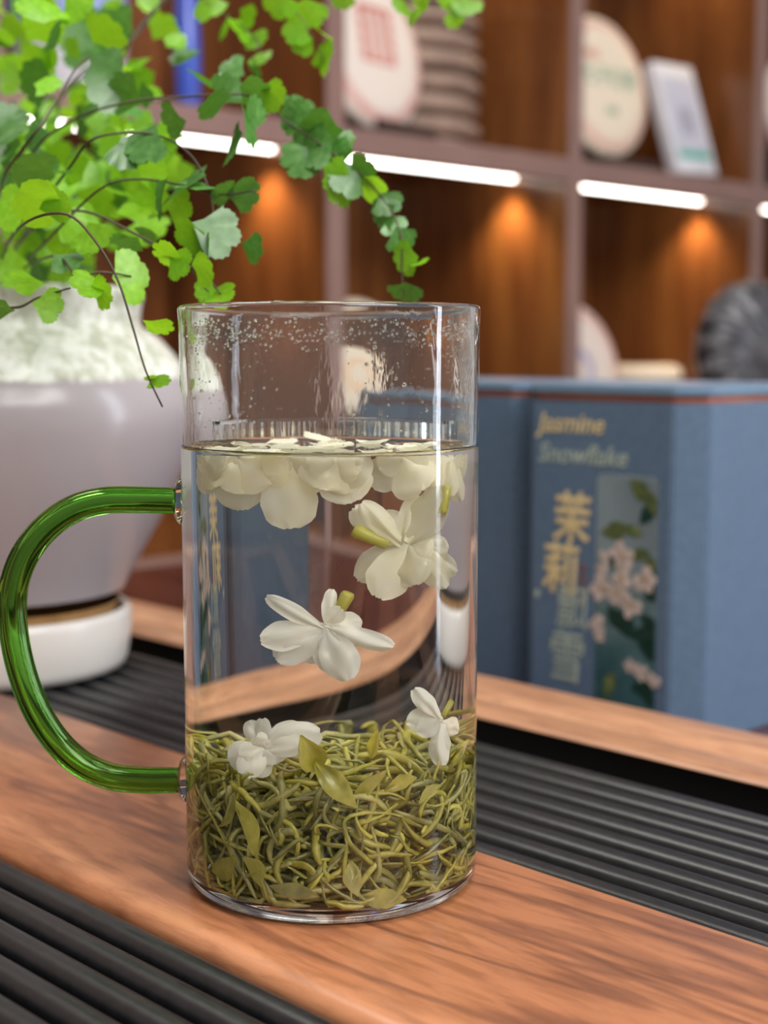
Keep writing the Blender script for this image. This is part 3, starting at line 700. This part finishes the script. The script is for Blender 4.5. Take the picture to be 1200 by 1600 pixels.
def flat_obj(name, polys, m, parent, base, dep):
    bm = bmesh.new()
    for p in polys: poly(bm, [(base[0]+x, base[1]+z) for x, z in p], -d1/2-dep)
    bmesh.ops.solidify(bm, geom=bm.faces[:], thickness=.00004)
    return mesh_obj(name, bm, m, parent, smooth=False)
def rrect(x0, x1, z0, z1, r, k=5):
    p = []
    for cx, cz, a in ((x1-r, z1-r, 0), (x0+r, z1-r, 90), (x0+r, z0+r, 180), (x1-r, z0+r, 270)):
        p += [(cx+r*math.cos(math.radians(a+90*i/k)), cz+r*math.sin(math.radians(a+90*i/k))) for i in range(k+1)]
    return p
bx = -LW/2
def pz(px, py):      # picture position of a pixel -> label face coordinates
    s = (835-0)
    # horizontal: solve on the face plane
    d = ray(px, py); nn_ = d.x*ND.x+d.y*ND.y; k = (n1)/nn_; P = Vector((0, 0, CAMH))+d*k
    return (LW-(P.dot(TD)-t1), P.z+.035)
corners = [pz(925, 738), pz(1030, 738), pz(925, 1095), pz(1030, 1095)]
ux0, ux1 = corners[2][0]+.001, corners[1][0]; vz1 = corners[0][1]; vz0 = .006
flat_obj('printed_picture', [rrect(ux0, ux1, vz0, vz1, .004)], M_pic, b1, (bx, 0), .0001)
def petal2(cx, cz, a, l, w):
    return [(cx+l*.5*math.cos(a)+l*.5*math.cos(q)*math.cos(a)-w*math.sin(q)*math.sin(a), cz+l*.5*math.sin(a)+l*.5*math.cos(q)*math.sin(a)+w*math.sin(q)*math.cos(a)) for q in [2*PI*i/9 for i in range(9)]]
fls = [(972, 868, 16), (1008, 905, 15), (973, 903, 14), (940, 918, 16), (965, 925, 14), (985, 945, 15), (945, 870, 8), (942, 893, 10), (935, 975, 11), (985, 1040, 8), (1002, 1050, 10), (1022, 1062, 9), (938, 992, 8)]
pw = []; py_ = []
rr = random.Random(3)
for x, y, s in fls:
    cx, cz = pz(x, y); s_ = s*.00040
    for k in range(5): pw.append(petal2(cx, cz, k*2*PI/5+rr.random(), s_*1.15, s_*.42))
    if s > 12: py_.append([(cx+.0012*math.cos(q), cz+.0012*math.sin(q)) for q in [2*PI*i/7 for i in range(7)]])
leaves_d = [(985, 990, 0, 46), (995, 1005, -.25, 40), (960, 950, -.8, 40), (1000, 820, .9, 30), (1005, 935, .4, 30), (1000, 960, -.6, 30), (950, 945, -1.0, 28), (985, 1075, .2, 34), (1000, 1085, -.3, 26), (1010, 1030, .9, 24), (955, 890, 1.2, 26)]
leaves_m = [(940, 832, .2, 36), (975, 822, -.3, 24), (985, 748, -.7, 34), (1010, 765, -1.0, 30), (1012, 865, -1.2, 28), (985, 870, .3, 24), (945, 1090, 1.2, 30)]
def leaf2(x, y, a, l):
    cx, cz = pz(x, y); l *= .00047; n = 6; P = []
    for i in range(n+1): u = i/n; P.append((u*l, .26*l*math.sin(PI*u)))
    for i in range(n-1, 0, -1): u = i/n; P.append((u*l, -.26*l*math.sin(PI*u)))
    out_ = []
    for x_, y_ in P:
        q = (cx+x_*math.cos(a)-y_*math.sin(a), cz+x_*math.sin(a)+y_*math.cos(a)); out_.append((min(max(q[0], ux0+.0003), ux1-.0003), q[1]))
    return out_
flat_obj('printed_dark_leaves', [leaf2(*q) for q in leaves_d], M_pl, b1, (bx, 0), .00022)
flat_obj('printed_pale_leaves', [leaf2(*q) for q in leaves_m], M_pm, b1, (bx, 0), .00030)
flat_obj('printed_blossoms', pw, M_pw, b1, (bx, 0), .00040)
flat_obj('printed_blossom_hearts', py_, M_py, b1, (bx, 0), .00050)
# second box behind, turned so that a plain wide side faces forward
P2 = Vector((.0648, .731, 0)); n2 = P2.dot(ND); t2 = P2.dot(TD)+.002
b2 = gift_box('slate blue tea gift box standing further back behind the glass mug', .125+.004, .103, n2, t2)
text_mesh('lettering', 'Jasmine Snowflake', .0060, M_gold, b2, Matrix.Translation((-.052, -.103/2-.0002, .139)) @ Matrix.Rotation(PI/2, 4, 'X'), .25)

# ------------------------------------------------------------------ tea cakes on the shelves
def paper(name, c, ring, rw=(.78, .9)):
    m, nt, out = mat(name); b = nd(nt, 'ShaderNodeBsdfPrincipled'); v = coords(nt)
    ln = nd(nt, 'ShaderNodeVectorMath', operation='LENGTH'); vm = nd(nt, 'ShaderNodeVectorMath', operation='MULTIPLY'); vm.inputs[1].default_value = (1, 1, 0)
    nt.links.new(v, vm.inputs[0]); nt.links.new(vm.outputs[0], ln.inputs[0])
    R = .1
    mk = ramp(nt, ln.outputs['Value'], [(0, (0, 0, 0, 1)), (rw[0]*R*.999, (0, 0, 0, 1)), (rw[0]*R+.002, (1, 1, 1, 1)), (rw[1]*R, (1, 1, 1, 1)), (rw[1]*R+.003, (0, 0, 0, 1))])
    nz = noise_tex(nt, v, 60, 4); mk2 = nd(nt, 'ShaderNodeMath', operation='MULTIPLY'); nt.links.new(mk, mk2.inputs[0]); nt.links.new(nz, mk2.inputs[1])
    mx = nd(nt, 'ShaderNodeMix', data_type='RGBA'); nt.links.new(mk2.outputs[0], mx.inputs['Factor']); mx.inputs['A'].default_value = c; mx.inputs['B'].default_value = ring
    nt.links.new(mx.outputs['Result'], b.inputs['Base Color']); b.inputs['Roughness'].default_value = .75
    bp = nd(nt, 'ShaderNodeBump'); bp.inputs['Strength'].default_value = .4; bp.inputs['Distance'].default_value = .003; nt.links.new(nz, bp.inputs['Height']); nt.links.new(bp.outputs[0], b.inputs['Normal'])
    nt.links.new(b.outputs[0], out.inputs[0]); return m
M_p1 = paper('cream wrapper red ring', srgb(226, 212, 200), srgb(200, 80, 70)); M_p2 = paper('cream wrapper pink ring', srgb(228, 212, 190), srgb(214, 140, 130))
M_p3 = paper('pale wrapper', srgb(222, 206, 196), srgb(206, 120, 110)); M_kraft = plain('brown paper wrapper', srgb(142, 118, 104), .7, srgb(164, 138, 122), 30, .3)
M_red = plain('red ink', srgb(196, 92, 82), .7, srgb(214, 122, 110), 200); M_grn = plain('green ink', srgb(120, 158, 130), .7); M_blk = plain('black pleated wrapper', srgb(36, 35, 38), .22, srgb(84, 82, 86), 40, .5)
M_orng = plain('pale orange ink', srgb(222, 168, 120), .7); M_ink = plain('indigo ink', srgb(150, 146, 176), .7); M_std = plain('dark wood stand', srgb(48, 28, 20), .5)
def cake_prof(R, h): return [(0, 0), (R*.80, 0), (R*.93, h*.12), (R*.99, h*.38), (R, h*.55), (R*.97, h*.74), (R*.86, h*.93), (R*.6, h), (0, h*1.02)]
def lean(P, yaw, tilt):     # disc axis (local +Z) faces horizontally along yaw, tilted back
    return Matrix.Translation(P) @ Matrix.Rotation(yaw, 4, 'Z') @ Matrix.Rotation(-PI/2+tilt, 4, 'X') @ Matrix.Rotation(PI, 4, 'Z') 
def standing_cake(label, P, dirx, R, m, tilt=.16, h=.028, pleat=False, shelfz=None):
    # dirx: horizontal direction to the picture's right along the disc face
    dx = Vector((dirx[0], dirx[1], 0)).normalized(); nrm = Vector((dx.y, -dx.x, 0))       # faces the viewer
    upv = (Vector((0, 0, 1))*math.cos(tilt)-nrm*math.sin(tilt)); fn = dx.cross(upv)
    if fn.dot(nrm) < 0: fn = -fn
    Rm = Matrix((dx, upv, fn)).transposed().to_4x4()
    r = thing('tea_cake', label, 'tea cake', P, 0, 'wrapped tea cakes on the shelves'); r.matrix_world = Matrix.Translation(P) @ Rm
    bm = lathe_bm(cake_prof(R, h), 160 if pleat else 64); bmesh.ops.translate(bm, vec=(0, 0, -h), verts=bm.verts)
    if pleat:
        for v in bm.verts:
            rr_ = math.hypot(v.co.x, v.co.y)
            if rr_ > R*.5: q_ = math.sin(math.atan2(v.co.y, v.co.x)*20)*((rr_/R)-.4); k = 1+.06*q_; v.co.x *= k; v.co.y *= k; v.co.z += .006*q_
    mesh_obj('wrapped_disc', bm, m, r, autos=1.2)
    return r
def grid_seal(r, s, cx=0, cy_=0, m=M_red):
    P = []
    bm = bmesh.new()
    def rc(x0, x1, y0, y1): box_bm(cx+x0, cx+x1, cy_+y0, cy_+y1, .0004, .0009, bm=bm)
    for a in (-1, 1): rc(-s, s, a*s-.0015, a*s+.0015); rc(a*s-.0015, a*s+.0015, -s, s)
    rs = random.Random(9)
    for i in range(4):
        for j in range(4):
            x = -s+s*2*(i+.5)/4; y = -s+s*2*(j+.5)/4; q = s*.2
            rc(x-q, x+q, y-q*.25, y+q*.25); rc(x-q*.25, x+q*.25, y-q, y+q)
            rc(x-q, x+q, y+q*.6, y+q)
    return mesh_obj('printed_seal', bm, m, r, smooth=False)
def stand(P, dirx, w, z0, z1, label):
    t = thing('cake_stand', label, 'stand', (P.x, P.y, z0), math.atan2(dirx[1], dirx[0]))
    mesh_obj('foot', box_bm(-w/2, w/2, -.045, .05, 0, .006, .001), M_std, t, autos=.6)
    mesh_obj('front_lip', box_bm(-w/2, w/2, -.045, -.040, .0062, max(.02, z1-z0), .001), M_std, t, autos=.6)
    mesh_obj('back_rest', box_bm(-w/2, w/2, .035, .041, .0062, z1-z0+.07, .001), M_std, t, autos=.6)
SZ = .3875
c1 = standing_cake('round wrapped tea cake with a red square seal at upper left', Vector((-.0078, 1.78, SZ+.012+.0985)), (.59, .81), .1, M_p1)
grid_seal(c1, .032, 0, .012)
stand(Vector((-.0078, 1.80, 0)), (.59, .81), .12, SZ, SZ+.010, 'low dark stand under the tea cake with the red seal')
P2c = at(950, 132, 2.115)
c2 = standing_cake('round wrapped tea cake with green lettering in the upper right compartment', P2c, (ND.x, ND.y), .1, M_p2)
text_mesh('lettering', '七子饼茶', .030, M_grn, c2, Matrix.Translation((-.055, .000, .0006)), 0, .0002, .0004)
text_mesh('lettering', '云南', .014, M_grn, c2, Matrix.Translation((-.012, -.042, .0006)), 0, .0002, .0002)
text_mesh('lettering', '普洱', .016, M_red, c2, Matrix.Translation((-.045, .034, .0006)), 0, .0002)
stand(Vector((P2c.x+.006, P2c.y+.018, 0)), (ND.x, ND.y), .12, SZ, SZ+.010, 'low dark stand under the tea cake with green lettering')
P3c = at(1262, 178, 2.40)
c3 = standing_cake('pale wrapped tea cake cut off by the right picture edge', P3c, (ND.x, ND.y), .1, M_p3); grid_seal(c3, .03)
stand(Vector((P3c.x+.006, P3c.y+.018, 0)), (ND.x, ND.y), .12, SZ, SZ+.010, 'low dark stand at the right picture edge')
# stack of flat cakes
def flat_cake(label, P, R, h, m, group):
    r = thing('tea_cake', label, 'tea cake', P, random.uniform(0, 6), group)
    bm = lathe_bm([(0, 0), (R*.78, 0), (R*.95, h*.1), (R, h*.35), (R*.99, h*.6), (R*.90, h*.86), (R*.8, h*.98), (0, h)], 48)
    for v in bm.verts: v.co.z += .0012*noise.noise(v.co*30) if 0 < v.co.z < h*.95 else 0
    mesh_obj('wrapped_disc', bm, m, r, autos=1.2); return r
ords = ['bottom', 'second', 'third', 'fourth', 'fifth', 'sixth', 'seventh', 'eighth', 'topmost']
SP = L(1.403, 1.41, 0)
for i in range(8):
    flat_cake('flat brown-wrapped tea cake, %s%s the stack behind the red-sealed cake' % (ords[i] if i < 7 else 'topmost', ' of' if i in (0, 7) else ' from the bottom of'), Vector((SP.x+random.uniform(-.004, .004), SP.y+random.uniform(-.003, .003), SZ+i*.0272)), .098, .027, M_kraft, 'stacked brown tea cakes')
# leaning white and green card box
g = thing('tea_box', 'slim white tea box with a green band leaning in the upper right compartment', 'box', (0, 0, 0))
Pb = at(1092, 289, 2.20); Pt = at(1050, 118, 2.23)
upv = (Pt-Pb).normalized(); dx = Vector((ND.x, ND.y, 0)); dx = (dx-upv*dx.dot(upv)).normalized(); fn = dx.cross(upv)
g.matrix_world = Matrix.Translation(Vector((Pb.x, Pb.y, max(Pb.z, SZ+.012)))) @ Matrix((dx, upv, fn)).transposed().to_4x4()
HB = (Pt-Pb).length
mesh_obj('carton', box_bm(-.050, .050, 0, HB, -.02, 0, .001), plain('white carton', srgb(206, 206, 212), .5), g, autos=.6)
mesh_obj('green_band', box_bm(-.040, .040, .022, .034, .0001, .0006), plain('teal ink', srgb(70, 158, 142), .5), g, smooth=False)
mesh_obj('printed_frame', box_bm(-.042, .042, .036, HB-.022, .0001, .0004), plain('pale grey ink', srgb(184, 184, 198), .5), g, smooth=False)
mesh_obj('printed_emblem', box_bm(-.017, .017, .060, .100, .0005, .0008), plain('grey ink', srgb(140, 138, 156), .5, srgb(176, 174, 188), 200), g, smooth=False)
# lower compartments
LZ = -.0695
P4 = at(906, 574, 2.10)
for i in range(3): flat_cake('flat wrapped tea cake under the blue-stamped cake, %s' % ('bottom one', 'middle one', 'top one')[i], Vector((P4.x+.000, P4.y+.045, LZ+i*.027)), .078, .0268, M_p3, 'tea cakes stacked behind the gift boxes')
c4 = standing_cake('pale wrapped tea cake with a blue round stamp behind the gift box', Vector((P4.x, P4.y, LZ+.083+.1)), (ND.x, ND.y), .1, M_p3)
mesh_obj('printed_stamp', lathe_bm([(.020, .0004), (.030, .0009), (.032, .0004)], 40), M_ink, c4)
P5 = at(985, 590, 2.22)
for i in range(7): flat_cake('flat pale tea cake in the low stack right of the stamped cake, %s' % ('bottom', 'second', 'third', 'fourth', 'fifth', 'sixth', 'top')[i], Vector((.392, 2.272, LZ+i*.027)), .066, .0268, M_p2, 'low stack of pale tea cakes')
P6 = at(1226, 560, 1.66)
c6 = standing_cake('black pleated round tea bundle standing beyond the gift boxes at the right picture edge', P6, (.86, .5), .100, M_blk, .35, .05, True)
c7 = standing_cake('smaller pale wrapped tea cake seen through the glass rim', at(572, 548, 1.86), (.75, .66), .067, M_p2, .14)
mesh_obj('printed_stamp', lathe_bm([(.022, .0004), (.025, .0009), (.028, .0004)], 40), M_orng, c7)
tt_ = thing('wooden_riser', 'dark wooden riser under the pale cake seen through the glass', 'stand', (at(572, 548, 1.86).x, 1.885, LZ), .7)
mesh_obj('riser_block', box_bm(-.06, .06, -.04, .04, 0, .138, .002), M_std, tt_, autos=.6)
tt_ = thing('wooden_riser', 'dark wooden riser under the black pleated bundle', 'stand', (P6.x, P6.y+.03, -.0345), .5)
mesh_obj('riser_block', box_bm(-.07, .07, -.04, .03, 0, P6.z-.112+.0345, .002), M_std, tt_, autos=.6)
# blue and white parcel upper left behind the fern
g = thing('porcelain_jar', 'tall pale porcelain jar with a blue band behind the fern', 'jar', L(.855, 1.36, SZ))
mesh_obj('jar_body', lathe_bm([(0, 0), (.045, 0), (.055, .02), (.062, .07), (.062, .12), (.05, .16), (.034, .175), (.034, .19), (0, .19)], 48), plain('pale porcelain', srgb(206, 206, 214), .25), g)
mesh_obj('blue_band', lathe_bm([(.0622, .066), (.0634, .07), (.0634, .12), (.0622, .124)], 48), plain('pale blue glaze', srgb(140, 152, 200), .2), g)
g = thing('blue_vase', 'slim cobalt blue vase beside the pale jar behind the fern', 'vase', L(.965, 1.30, SZ))
mesh_obj('vase_body', lathe_bm([(0, 0), (.010, 0), (.013, .02), (.014, .07), (.012, .12), (.006, .15), (.006, .18), (.008, .19)], 32), plain('cobalt glass', srgb(60, 84, 180), .15), g)
